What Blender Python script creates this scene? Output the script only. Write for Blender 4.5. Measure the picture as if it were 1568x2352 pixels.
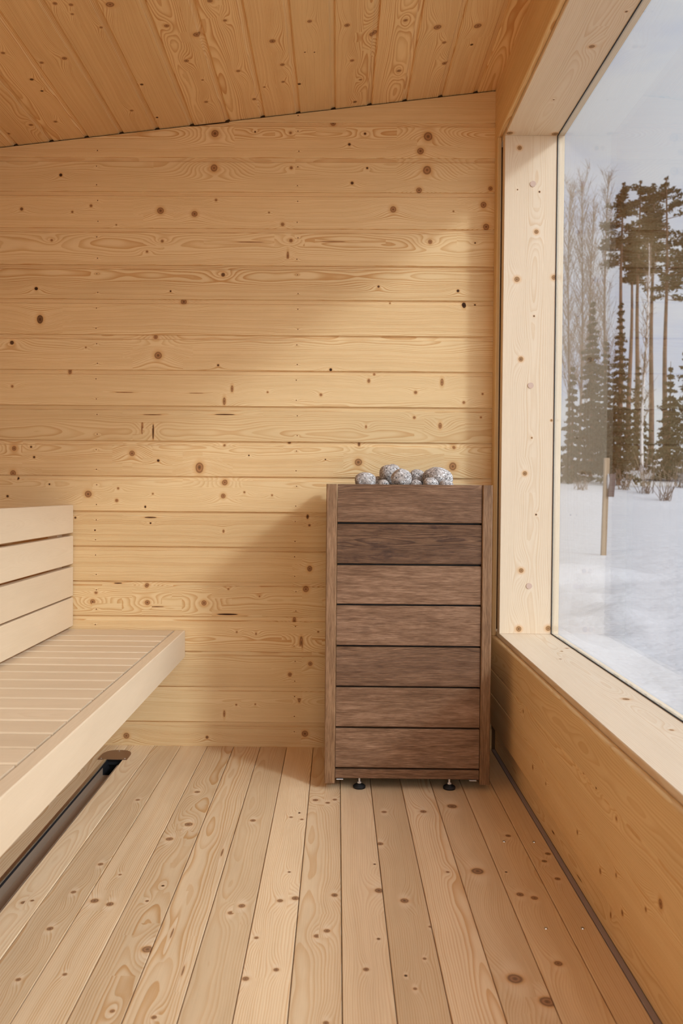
import bpy, bmesh, math, random
from mathutils import Vector, Matrix, noise

for o in list(bpy.data.objects):
    bpy.data.objects.remove(o, do_unlink=True)
SC = bpy.context.scene
COL = SC.collection
V3 = Vector

# ------------------------------------------------------------------ camera
F_PX = 1829.0
CX, CY = 756.9, 1161.1
CR = V3((0.999918, 0.009962, 0.008027))
CD = V3((0.008205, -0.018017, -0.999804))
CF = V3((-0.009815, 0.999788, -0.018097))
CAM = V3((0.0, 0.0, 0.9))
cam_d = bpy.data.cameras.new('camera')
cam = bpy.data.objects.new('camera', cam_d)
COL.objects.link(cam)
M = Matrix(((CR.x, -CD.x, -CF.x, CAM.x), (CR.y, -CD.y, -CF.y, CAM.y), (CR.z, -CD.z, -CF.z, CAM.z), (0, 0, 0, 1)))
cam.matrix_world = M
cam_d.sensor_fit = 'VERTICAL'
cam_d.sensor_height = 36.0
cam_d.lens = F_PX / 2352.0 * 36.0
cam_d.shift_x = (784.0 - CX) / 2352.0
cam_d.shift_y = (CY - 1176.0) / 2352.0
cam_d.clip_start = 0.02
cam_d.clip_end = 400
cam_d.dof.use_dof = True
cam_d.dof.focus_distance = 2.5
cam_d.dof.aperture_fstop = 5.6
SC.camera = cam

# ------------------------------------------------------------------ light
SC.view_settings.view_transform = 'Standard'
SC.view_settings.look = 'None'
SC.view_settings.gamma = 1.0
SC.view_settings.use_curve_mapping = False
SC.view_settings.exposure = -0.08
SC.cycles.diffuse_bounces = 10
SC.cycles.max_bounces = 16
SC.cycles.transparent_max_bounces = 16
SKY_STRENGTH = 0.80
SUN_STRENGTH = 1.6
SUN_DIR = V3((-1.12, 1.0, -0.84))
FILL_LIGHT = 11.0
GLOW = 4.2                                # how much brighter the hazy sky is towards the sun

sun_d = bpy.data.lights.new('sun', 'SUN')
sun_d.energy = SUN_STRENGTH
sun_d.angle = math.radians(7)
sun_d.color = (0.86, 1.0, 1.13)
sun = bpy.data.objects.new('sun', sun_d)
COL.objects.link(sun)
sun.rotation_euler = SUN_DIR.to_track_quat('-Z', 'Y').to_euler()
sun.location = (6, -6, 6)

# fill light added behind the camera, inside the added door
ar_d = bpy.data.lights.new('rear_fill', 'AREA')
ar_d.shape = 'RECTANGLE'
ar_d.size, ar_d.size_y = 0.88, 1.10
ar_d.energy = FILL_LIGHT
ar_d.color = (1.0, 0.86, 0.69)        # warm tint chosen to make the shaded wood more saturated
ar = bpy.data.objects.new('rear_fill', ar_d)
COL.objects.link(ar)
ar.location = (-0.05, -0.685, 0.64)
ar.rotation_euler = (math.radians(84), 0, 0)

world = bpy.data.worlds.new('sky')
SC.world = world
world.use_nodes = True
wn = world.node_tree
wn.nodes.clear()


def build_sky():
    N, L = wn.nodes, wn.links
    tc = N.new('ShaderNodeTexCoord')
    mp = N.new('ShaderNodeMapping')
    mp.inputs['Scale'].default_value = (1.0, 1.0, 2.6)
    L.new(tc.outputs['Generated'], mp.inputs['Vector'])
    nz = N.new('ShaderNodeTexNoise')
    nz.inputs['Scale'].default_value = 3.2
    nz.inputs['Detail'].default_value = 6
    nz.inputs['Roughness'].default_value = 0.55
    L.new(mp.outputs[0], nz.inputs['Vector'])
    cr = N.new('ShaderNodeValToRGB')
    cr.color_ramp.elements[0].position = 0.36
    cr.color_ramp.elements[0].color = (0.66, 0.76, 1.02, 1)
    cr.color_ramp.elements[1].position = 0.56
    cr.color_ramp.elements[1].color = (0.92, 0.97, 1.05, 1)
    L.new(nz.outputs[0], cr.inputs[0])
    # the thin cloud is brightest round the sun
    dt = N.new('ShaderNodeVectorMath'); dt.operation = 'DOT_PRODUCT'
    nv = N.new('ShaderNodeVectorMath'); nv.operation = 'NORMALIZE'
    L.new(tc.outputs['Generated'], nv.inputs[0])
    L.new(nv.outputs[0], dt.inputs[0])
    dt.inputs[1].default_value = -SUN_DIR.normalized()
    mx = N.new('ShaderNodeMath'); mx.operation = 'MAXIMUM'; mx.inputs[1].default_value = 0.0
    L.new(dt.outputs['Value'], mx.inputs[0])
    pw = N.new('ShaderNodeMath'); pw.operation = 'POWER'; pw.inputs[1].default_value = 1.8
    L.new(mx.outputs[0], pw.inputs[0])
    ma = N.new('ShaderNodeMath'); ma.operation = 'MULTIPLY_ADD'
    ma.inputs[1].default_value = GLOW * SKY_STRENGTH; ma.inputs[2].default_value = SKY_STRENGTH
    L.new(pw.outputs[0], ma.inputs[0])
    bg = N.new('ShaderNodeBackground')
    L.new(ma.outputs[0], bg.inputs['Strength'])
    L.new(cr.outputs[0], bg.inputs['Color'])
    out = N.new('ShaderNodeOutputWorld')
    L.new(bg.outputs[0], out.inputs[0])


build_sky()


# ------------------------------------------------------------------ helpers
def ray(x, y):
    return CR * ((x - CX) / F_PX) + CD * ((y - CY) / F_PX) + CF


def at(x, y, axis, val):
    d = ray(x, y)
    return CAM + d * ((val - CAM[axis]) / d[axis])


def on_plane(x, y, P, n):
    d = ray(x, y)
    return CAM + d * ((P - CAM).dot(n) / d.dot(n))


def tag(o, label=None, cat=None, group=None, kind=None):
    if label: o['label'] = label
    if cat: o['category'] = cat
    if group: o['group'] = group
    if kind: o['kind'] = kind
    return o


def empty(name, loc=(0, 0, 0), parent=None):
    o = bpy.data.objects.new(name, None)
    o.empty_display_size = 0.05
    COL.objects.link(o)
    o.location = loc
    if parent: o.parent = parent
    return o


def finish(name, bm, mat, parent=None, smooth=False, origin=None):
    """bmesh in world coordinates -> linked object, placed under parent"""
    me = bpy.data.meshes.new(name)
    if parent is not None:
        bm.transform(Matrix.Translation(-parent_world(parent)))
    elif origin is not None:
        bm.transform(Matrix.Translation(-V3(origin)))
    bm.to_mesh(me)
    bm.free()
    if isinstance(mat, (list, tuple)):
        for m in mat: me.materials.append(m)
    else:
        me.materials.append(mat)
    if smooth:
        for p in me.polygons: p.use_smooth = True
    o = bpy.data.objects.new(name, me)
    COL.objects.link(o)
    if parent is not None:
        o.parent = parent
    elif origin is not None:
        o.location = origin
    return o


def parent_world(p):
    t = V3((0, 0, 0))
    while p is not None:
        t += p.location
        p = p.parent
    return t


class Tree:
    """node helper"""
    def __init__(self, nt):
        self.n, self.l = nt.nodes, nt.links

    def new(self, t, **kw):
        nd = self.n.new(t)
        for k, v in kw.items(): setattr(nd, k, v)
        return nd

    def put(self, sock, v):
        if v is None: return
        if hasattr(v, 'node') and hasattr(v, 'is_output'):
            self.l.new(v, sock)
        else:
            sock.default_value = v

    def math(self, op, a, b=None, c=None, clamp=False):
        nd = self.new('ShaderNodeMath', operation=op, use_clamp=clamp)
        self.put(nd.inputs[0], a)
        if b is not None: self.put(nd.inputs[1], b)
        if c is not None: self.put(nd.inputs[2], c)
        return nd.outputs[0]

    def vmath(self, op, a, b=None):
        nd = self.new('ShaderNodeVectorMath', operation=op)
        self.put(nd.inputs[0], a)
        if b is not None: self.put(nd.inputs[1], b)
        return nd.outputs['Value'] if op in ('LENGTH', 'DOT_PRODUCT') else nd.outputs[0]

    def comb(self, x, y, z):
        nd = self.new('ShaderNodeCombineXYZ')
        self.put(nd.inputs[0], x); self.put(nd.inputs[1], y); self.put(nd.inputs[2], z)
        return nd.outputs[0]

    def sep(self, v):
        nd = self.new('ShaderNodeSeparateXYZ')
        self.put(nd.inputs[0], v)
        return nd.outputs

    def noise(self, vec, scale, detail=2, rough=0.5, dim='3D'):
        nd = self.new('ShaderNodeTexNoise', noise_dimensions=dim)
        self.put(nd.inputs['Vector'], vec)
        nd.inputs['Scale'].default_value = scale
        nd.inputs['Detail'].default_value = detail
        nd.inputs['Roughness'].default_value = rough
        return nd.outputs[0]

    def ss(self, v, lo, hi, a=0.0, b=1.0):
        nd = self.new('ShaderNodeMapRange', interpolation_type='SMOOTHSTEP')
        self.put(nd.inputs[0], v)
        nd.inputs[1].default_value = lo; nd.inputs[2].default_value = hi
        nd.inputs[3].default_value = a; nd.inputs[4].default_value = b
        return nd.outputs[0]

    def mix(self, fac, a, b, blend='MIX'):
        nd = self.new('ShaderNodeMix', data_type='RGBA', blend_type=blend)
        self.put(nd.inputs[0], fac)
        for s, v in ((nd.inputs[6], a), (nd.inputs[7], b)):
            if hasattr(v, 'is_output'): self.l.new(v, s)
            else: s.default_value = (v[0], v[1], v[2], 1)
        return nd.outputs[2]

    def attr(self, name):
        nd = self.new('ShaderNodeAttribute', attribute_name=name)
        return nd


def new_mat(name):
    m = bpy.data.materials.new(name)
    m.use_nodes = True
    m.node_tree.nodes.clear()
    return m, Tree(m.node_tree)


def principled(T, color, rough=0.5, spec=0.3, metal=0.0, normal=None):
    b = T.new('ShaderNodeBsdfPrincipled')
    if hasattr(color, 'is_output'): T.l.new(color, b.inputs['Base Color'])
    else: b.inputs['Base Color'].default_value = (*color, 1)
    T.put(b.inputs['Roughness'], rough)
    b.inputs['Specular IOR Level'].default_value = spec
    b.inputs['Metallic'].default_value = metal
    if normal is not None: T.l.new(normal, b.inputs['Normal'])
    o = T.new('ShaderNodeOutputMaterial')
    T.l.new(b.outputs[0], o.inputs[0])
    return b


def flat_mat(name, color, rough=0.5, spec=0.4, metal=0.0):
    m, T = new_mat(name)
    principled(T, color, rough, spec, metal)
    return m


def wood_mat(name, early, late, knot=(0.45, 0.215, 0.085), freq=260, contrast=0.78, warp=0.013,
             fibre=0.10, fib2=0.0, tone=0.10, rough=0.5, spec=0.3, halo=(0.62, 0.34, 0.13), pale=0.12, bump=0.05, blotch=0.0,
             blotch_col=(0.05, 0.02, 0.01)):
    """growth rings around a pith line, bent round knots; the wood coordinate wc, the nearest
    knot kd and per-board values kt are stored with the mesh"""
    m, T = new_mat(name)
    wc = T.attr('wc').outputs['Vector']
    kd = T.attr('kd').outputs['Vector']
    kt = T.attr('kt').outputs['Vector']
    x, y, z = T.sep(wc)
    kx, ky, kr = T.sep(kd)
    ktype, r1, r2 = T.sep(kt)
    low = T.comb(T.math('MULTIPLY', x, 1.6), T.math('MULTIPLY', y, 5.0), T.math('MULTIPLY', z, 5.0))
    n1 = T.math('SUBTRACT', T.noise(low, 1.3, 2, 0.5), 0.5)
    n2 = T.math('SUBTRACT', T.noise(T.vmath('ADD', low, (7.3, 1.1, 4.2)), 1.3, 2, 0.5), 0.5)
    n3 = T.math('SUBTRACT', T.noise(T.comb(T.math('MULTIPLY', x, 9.0), T.math('MULTIPLY', y, 30.0), T.math('MULTIPLY', z, 30.0)), 1.0, 1, 0.5), 0.5)
    y2 = T.math('MULTIPLY_ADD', n1, warp * 2.2, y)
    z2 = T.math('MULTIPLY_ADD', n2, warp * 3.2, z)
    # rings swell round the knot
    stretched = T.vmath('LENGTH', T.comb(T.math('MULTIPLY', kx, 0.42), ky, 0.0))
    swell = T.math('EXPONENT', T.math('MULTIPLY', T.math('POWER', stretched, 1.7), -0.16))
    R = T.math('SQRT', T.math('ADD', T.math('MULTIPLY', y2, y2), T.math('MULTIPLY', z2, z2)))
    R = T.math('MULTIPLY_ADD', T.math('MULTIPLY', swell, kr), 2.6, R)
    R = T.math('MULTIPLY_ADD', n3, 0.0035, R)
    f = T.math('MULTIPLY', R, freq)
    saw = T.math('FRACT', f)
    ring_id = T.math('FLOOR', f)
    wn_ = T.new('ShaderNodeTexWhiteNoise', noise_dimensions='2D')
    T.l.new(T.comb(ring_id, r1, 0.0), wn_.inputs['Vector'])
    rr = wn_.outputs[0]
    late_m = T.math('MULTIPLY', T.ss(saw, 0.25, 0.93), T.ss(saw, 0.93, 1.0, 1.0, 0.0))
    late_m = T.math('MULTIPLY', late_m, T.math('MULTIPLY_ADD', rr, 0.75, 0.35))
    late_m = T.math('MULTIPLY', late_m, T.math('MULTIPLY_ADD', r2, 0.7, 0.65))
    late_m = T.math('MULTIPLY', late_m, contrast, clamp=True)
    col = T.mix(late_m, early, late)
    # fine fibre and slow tone changes
    fib = T.noise(T.comb(T.math('MULTIPLY', x, 14.0), T.math('MULTIPLY', y, 900.0), T.math('MULTIPLY', z, 900.0)), 1.0, 2, 0.6)
    fibm = T.math('MULTIPLY_ADD', T.math('SUBTRACT', fib, 0.5), fibre * 2, 1.0)
    if fib2 > 0:
        fb = T.noise(T.comb(T.math('MULTIPLY', x, 26.0), T.math('MULTIPLY', y2, 330.0), T.math('MULTIPLY', z2, 330.0)), 1.0, 3, 0.65)
        fibm = T.math('MULTIPLY', fibm, T.math('MULTIPLY_ADD', T.math('SUBTRACT', fb, 0.5), fib2 * 2, 1.0))
        fc = T.noise(T.comb(T.math('MULTIPLY', x, 7.0), T.math('MULTIPLY', y2, 85.0), T.math('MULTIPLY', z2, 85.0)), 1.0, 3, 0.6)
        fibm = T.math('MULTIPLY', fibm, T.math('MULTIPLY_ADD', T.math('SUBTRACT', fc, 0.5), fib2 * 1.5, 1.0))
    tn = T.noise(T.comb(T.math('MULTIPLY', x, 3.0), T.math('MULTIPLY', y, 14.0), z), 1.0, 3, 0.55)
    tonem = T.math('MULTIPLY_ADD', T.math('SUBTRACT', tn, 0.5), tone * 2, T.math('MULTIPLY_ADD', r1, tone * 1.6, 1.0 - tone * 0.8))
    mul = T.math('MULTIPLY', fibm, tonem)
    col = T.mix(1.0, col, T.comb(mul, T.math('POWER', mul, 1.15), T.math('POWER', mul, 1.35)), 'MULTIPLY')
    if blotch > 0:
        bn = T.noise(T.comb(T.math('MULTIPLY', x, 11.0), T.math('MULTIPLY', y, 34.0), z), 1.0, 4, 0.65)
        bm_ = T.math('MULTIPLY', T.ss(bn, 0.48, 0.75), T.math('MULTIPLY', T.ss(r2, 0.4, 0.9), blotch), clamp=True)
        col = T.mix(bm_, col, blotch_col)
    # knots
    rn = T.vmath('LENGTH', T.comb(kx, ky, 0.0))
    wob = T.math('MULTIPLY_ADD', n3, 0.5, rn)
    dark = T.ss(ktype, 0.55, 0.9)
    core = T.ss(wob, 0.82, 1.1, 1.0, 0.0)
    halo_m = T.math('MULTIPLY', T.ss(wob, 0.9, 2.3, 1.0, 0.0), 0.72)
    pale_m = T.math('MULTIPLY', T.math('MULTIPLY', T.ss(stretched, 0.9, 2.2, 1.0, 0.0), T.ss(wob, 1.0, 1.5)), pale)
    krings = T.math('MULTIPLY_ADD', T.math('SINE', T.math('MULTIPLY', wob, 15.0)), 0.13, 0.86)
    centre = T.ss(wob, 0.0, 0.5, 0.38, 1.0)
    rim = T.math('MULTIPLY', T.ss(wob, 0.6, 0.95), T.ss(wob, 1.0, 1.15, 1.0, 0.0))
    kval = T.math('MULTIPLY', T.math('MULTIPLY', krings, centre), T.math('MULTIPLY_ADD', rim, -0.38, 1.0))
    kcol = T.mix(dark, knot, (0.075, 0.032, 0.014))
    kcol = T.mix(1.0, kcol, T.comb(kval, kval, kval), 'MULTIPLY')
    col = T.mix(halo_m, col, halo)
    col = T.mix(pale_m, col, (min(1, early[0] * 1.12), min(1, early[1] * 1.2), min(1, early[2] * 1.35)))
    col = T.mix(core, col, kcol)
    bp = T.new('ShaderNodeBump')
    bp.inputs['Strength'].default_value = 1.0
    bp.inputs['Distance'].default_value = 0.0012
    h = T.math('MULTIPLY_ADD', late_m, bump * 3, T.math('MULTIPLY', fib, bump))
    h = T.math('MULTIPLY_ADD', core, -bump * 3, h)
    h = T.math('MULTIPLY_ADD', swell, bump * 4, h)
    T.l.new(h, bp.inputs['Height'])
    principled(T, col, rough, spec, 0.0, bp.outputs[0])
    return m


# ------------------------------------------------------------------ boards
RND = random.Random(11)


def layers(bm):
    L = bm.loops.layers.float_vector
    return [L.get(n) or L.new(n) for n in ('wc', 'kd', 'kt')]


def add_board(bm, O, U, Vd, N, length, prof, knots=(), seg=0.04, vc=None, d0=None, closed=False, caps=True, rnd=None, r=None):
    """extrude the profile [(v, n), ...] from O along U; knots are (u, v, a, b, type) in board metres"""
    lw, lk, lt = layers(bm)
    O, U, Vd, N = V3(O), V3(U).normalized(), V3(Vd).normalized(), V3(N).normalized()
    rnd = rnd or RND
    vmin = min(p[0] for p in prof); vmax = max(p[0] for p in prof)
    w = vmax - vmin
    if vc is None:
        vc = vmin + w * rnd.uniform(-0.1, 1.1) if rnd.random() < 0.72 else vmin + w * rnd.choice((-1.2, 2.2))
    if d0 is None: d0 = rnd.uniform(0.018, 0.06)
    ru = rnd.uniform(0, 60)
    r1, r2 = r or (rnd.random(), rnd.random())
    far = (9.0, 9.0, 0.0)
    nseg = max(1, int(round(length / seg))) if knots else 1
    pts = list(prof) + ([prof[0]] if closed else [])
    rows = []
    for i in range(nseg + 1):
        u = length * i / nseg
        rows.append([bm.verts.new(O + U * u + Vd * p[0] + N * p[1]) for p in prof])
    flip = U.cross(Vd).dot(N) < 0

    def put(face, coords):
        cu = sum(c[0] for c in coords) / len(coords); cv = sum(c[1] for c in coords) / len(coords)
        best, bd = None, 0.30
        for k in knots:
            d = math.hypot((cu - k[0]) * 0.5, cv - k[1])
            if d < bd: best, bd = k, d
        for lp, c in zip(face.loops, coords):
            lp[lw] = (c[0] + ru, c[1] - vc, c[2] + d0)
            lp[lt] = (best[4] if best else 0.0, r1, r2)
            if best: lp[lk] = ((c[0] - best[0]) / best[2], (c[1] - best[1]) / best[3], min(best[2], best[3]))
            else: lp[lk] = far

    n = len(prof)
    for i in range(nseg):
        u0, u1 = length * i / nseg, length * (i + 1) / nseg
        for j in range(n if closed else n - 1):
            k = (j + 1) % n
            vs = [rows[i][j], rows[i + 1][j], rows[i + 1][k], rows[i][k]]
            cs = [(u0, *prof[j]), (u1, *prof[j]), (u1, *prof[k]), (u0, *prof[k])]
            if flip: vs.reverse(); cs.reverse()
            put(bm.faces.new(vs), cs)
    if caps and n > 2:
        for i, u, rev in ((0, 0.0, True), (nseg, length, False)):
            idx = list(range(n))
            vs = [rows[i][j] for j in idx]; cs = [(u, *prof[j]) for j in idx]
            if rev != flip: pass
            else: vs.reverse(); cs.reverse()
            put(bm.faces.new(vs), cs)


def rect_prof(w, t, b=0.002, sub=1):
    """closed bevelled rectangle, face at n = 0, back at n = -t"""
    top = [(b + (w - 2 * b) * i / sub, 0.0) for i in range(sub + 1)]
    return top + [(w, -b), (w, -t + b), (w - b, -t), (b, -t), (0, -t + b), (0, -b)]


def add_plank(bm, O, U, Vd, N, L, W, T, knots=(), b=0.002, **kw):
    add_board(bm, O, U, Vd, N, L, rect_prof(W, T, b, 3 if knots else 1), knots, closed=True, **kw)


def add_box(bm, lo, hi, bevel=0.0):
    lo, hi = V3(lo), V3(hi)
    g = bmesh.ops.create_cube(bm, size=1.0, matrix=Matrix.Translation((lo + hi) / 2) @ Matrix.Diagonal((*(hi - lo), 1)))
    if bevel > 0:
        es = {e for v in g['verts'] for e in v.link_edges}
        bmesh.ops.bevel(bm, geom=list(es), offset=bevel, segments=2, affect='EDGES', profile=0.5)


def add_tube(bm, pts, radii, sides=6, caps=True):
    rings = []
    for i, p in enumerate(pts):
        p = V3(p)
        d = (V3(pts[min(i + 1, len(pts) - 1)]) - V3(pts[max(i - 1, 0)])).normalized()
        a = d.cross(V3((0.13, 0.31, 1.0)) if abs(d.z) < 0.9 else V3((1, 0.2, 0))).normalized()
        b = d.cross(a)
        rings.append([bm.verts.new(p + (a * math.cos(t) + b * math.sin(t)) * radii[i]) for t in
                      [2 * math.pi * s / sides for s in range(sides)]])
    for A, B in zip(rings, rings[1:]):
        for s in range(sides):
            bm.faces.new((A[s], A[(s + 1) % sides], B[(s + 1) % sides], B[s]))
    if caps:
        bm.faces.new(rings[0][::-1]); bm.faces.new(rings[-1])


# ------------------------------------------------------------------ materials
M_WALL = wood_mat('spruce_panel', (0.745, 0.54, 0.285), (0.56, 0.30, 0.11), rough=0.6, spec=0.10)
M_CEIL = wood_mat('spruce_ceiling', (0.74, 0.50, 0.24), (0.53, 0.255, 0.085), contrast=0.8, rough=0.6, spec=0.10)
M_FLOOR = wood_mat('spruce_floor', (0.755, 0.565, 0.345), (0.60, 0.345, 0.145), knot=(0.40, 0.21, 0.10), freq=230,
                   pale=0.45, rough=0.42, spec=0.4, bump=0.06, contrast=0.75, tone=0.15)
M_FRAME = wood_mat('pale_frame_timber', (0.74, 0.60, 0.43), (0.60, 0.39, 0.20), knot=(0.42, 0.22, 0.085), freq=210,
                   contrast=0.5, tone=0.05, rough=0.5)
M_BENCH = wood_mat('pale_bench_timber', (0.69, 0.535, 0.355), (0.59, 0.42, 0.245), freq=420, contrast=0.25,
                   fibre=0.07, tone=0.08, rough=0.5, bump=0.02)
M_STAIN = wood_mat('dark_stained_wood', (0.200, 0.108, 0.057), (0.088, 0.043, 0.023), freq=420, contrast=0.8,
                   fibre=0.35, fib2=0.85, tone=0.42, rough=0.52, spec=0.22, bump=0.08, blotch=0.8, blotch_col=(0.035, 0.015, 0.010))
M_STILE = wood_mat('brown_stained_wood', (0.265, 0.145, 0.070), (0.13, 0.065, 0.031), freq=520, contrast=0.7,
                   fibre=0.5, fib2=0.75, tone=0.15, rough=0.52, spec=0.25, bump=0.08)
M_OUT = flat_mat('sun_screen_brown', (0.30, 0.21, 0.13), 0.8)
M_BLACK = flat_mat('black_sealing_rubber', (0.012, 0.012, 0.013), 0.6)
M_GREY = flat_mat('grey_sealant', (0.33, 0.27, 0.26), 0.6)
M_STEEL = flat_mat('brushed_steel', (0.62, 0.61, 0.60), 0.28, 0.5, 1.0)
M_ALU = flat_mat('bright_aluminium', (0.82, 0.82, 0.82), 0.4, 0.5, 0.6)
M_BRONZE = flat_mat('brown_steel_plate', (0.30, 0.185, 0.12), 0.35, 0.5, 0.75)
M_CHANNEL = flat_mat('channel_steel', (0.40, 0.29, 0.20), 0.4, 0.5, 0.35)
M_PLUG = flat_mat('wooden_plug', (0.56, 0.40, 0.31), 0.55)


def stone_mat():
    m, T = new_mat('speckled_granite')
    tc = T.new('ShaderNodeTexCoord').outputs['Object']
    n1 = T.noise(tc, 210.0, 2, 0.6)
    n2 = T.noise(tc, 120.0, 3, 0.7)
    n3 = T.noise(tc, 30.0, 2, 0.5)
    vo = T.new('ShaderNodeTexVoronoi')
    T.l.new(tc, vo.inputs['Vector']); vo.inputs['Scale'].default_value = 260.0
    c = T.mix(T.ss(n2, 0.35, 0.7), (0.33, 0.295, 0.265), (0.55, 0.50, 0.455))
    c = T.mix(T.ss(n3, 0.4, 0.7, 0.0, 0.5), c, (0.42, 0.33, 0.27))
    c = T.mix(T.ss(n1, 0.56, 0.64), c, (0.045, 0.043, 0.045))
    c = T.mix(T.ss(T.sep(vo.outputs['Color'])[0], 0.86, 0.9), c, (0.72, 0.69, 0.66))
    bp = T.new('ShaderNodeBump'); bp.inputs['Distance'].default_value = 0.0012
    bp.inputs['Strength'].default_value = 0.8
    T.l.new(n2, bp.inputs['Height'])
    principled(T, c, 0.75, 0.25, 0.0, bp.outputs[0])
    return m


def glass_mat():
    """clear window pane: straight-through transmission plus a mirror reflection that grows at grazing angles"""
    m, T = new_mat('window_glass')
    geo = T.new('ShaderNodeNewGeometry')
    c = T.math('ABSOLUTE', T.vmath('DOT_PRODUCT', geo.outputs['Incoming'], geo.outputs['Normal']))
    one = T.math('SUBTRACT', 1.0, c, clamp=True)
    fr = T.math('MULTIPLY_ADD', T.math('POWER', one, 5.0), 0.96, 0.04, clamp=True)
    tr = T.new('ShaderNodeBsdfTransparent'); tr.inputs[0].default_value = (0.97, 0.98, 0.975, 1)
    gl = T.new('ShaderNodeBsdfGlossy'); gl.inputs['Roughness'].default_value = 0.0
    mx = T.new('ShaderNodeMixShader')
    T.l.new(fr, mx.inputs[0]); T.l.new(tr.outputs[0], mx.inputs[1]); T.l.new(gl.outputs[0], mx.inputs[2])
    o = T.new('ShaderNodeOutputMaterial'); T.l.new(mx.outputs[0], o.inputs[0])
    return m


def snow_mat():
    m, T = new_mat('snow')
    geo = T.new('ShaderNodeNewGeometry').outputs['Position']
    n = T.noise(geo, 2.2, 4, 0.6)
    bp = T.new('ShaderNodeBump'); bp.inputs['Distance'].default_value = 0.10; bp.inputs['Strength'].default_value = 0.6
    T.l.new(n, bp.inputs['Height'])
    principled(T, (0.47, 0.435, 0.415), 0.8, 0.2, 0.0, bp.outputs[0])
    return m


def needle_mat(name, a, b):
    m, T = new_mat(name)
    geo = T.new('ShaderNodeNewGeometry').outputs['Position']
    c = T.mix(T.ss(T.noise(geo, 1.7, 2, 0.6), 0.3, 0.7), a, b)
    principled(T, c, 0.8, 0.15)
    return m


M_STONE = stone_mat()
M_GLASS = glass_mat()
M_SNOW = snow_mat()
M_PINE = needle_mat('pine_needles', (0.050, 0.042, 0.020), (0.026, 0.026, 0.012))
M_SPRUCE = needle_mat('spruce_needles', (0.034, 0.032, 0.014), (0.018, 0.019, 0.009))
M_PBARK = needle_mat('pine_bark', (0.15, 0.075, 0.045), (0.075, 0.045, 0.032))
M_TWIG = needle_mat('birch_twigs', (0.19, 0.125, 0.085), (0.13, 0.085, 0.06))


def birch_bark():
    m, T = new_mat('birch_bark')
    geo = T.new('ShaderNodeNewGeometry').outputs['Position']
    x, y, z = T.sep(geo)
    n = T.noise(T.comb(T.math('MULTIPLY', x, 3.0), T.math('MULTIPLY', y, 3.0), T.math('MULTIPLY', z, 2.2)), 1.0, 3, 0.6)
    principled(T, T.mix(T.ss(n, 0.52, 0.62), (0.62, 0.55, 0.50), (0.10, 0.07, 0.055)), 0.7, 0.2)
    return m


M_BIRCH = birch_bark()

# ------------------------------------------------------------------ room dimensions
YW, XR, XL, YF = 2.780, 0.534, -1.21, -0.70
XF, XG, XO = 0.549, 0.726, 0.7485         # window frame: room face, glass, outer face
ZS, ZH, ZL = 0.4235, 2.092, 0.408          # sill top, head underside, cladding ledge
YJ, YJF = 2.686, -0.30                    # the two jamb faces
SL = 0.1171                               # ceiling slope
ZC = lambda x: 2.2263 + SL * (x + 0.0)    # ceiling underside at the back wall
SEAMS = [-0.036, .0862, .2105, .3346, .457, .5792, .7013, .8246, .9477, 1.0707, 1.1934, 1.3175, 1.4399, 1.5635, 1.6825,
         1.8103, 1.9364, 2.0548, 2.1775, 2.301, 2.424]


def kn(lst, plane_axis, plane_val, du, dv, ou, ov):
    """pixel knots (x, y, radius px[, tall[, type]]) -> (u, v, a, b, type) on a plane of the room"""
    out = []
    for k in lst:
        x, y, r = k[:3]
        tall = k[3] if len(k) > 3 else 1.0
        ty = k[4] if len(k) > 4 else 0.3
        P = at(x, y, plane_axis, plane_val)
        rm = r * (P - CAM).dot(CF) / F_PX
        out.append((P[du] - ou, P[dv] - ov, rm, rm * tall, ty))
    return out


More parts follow.
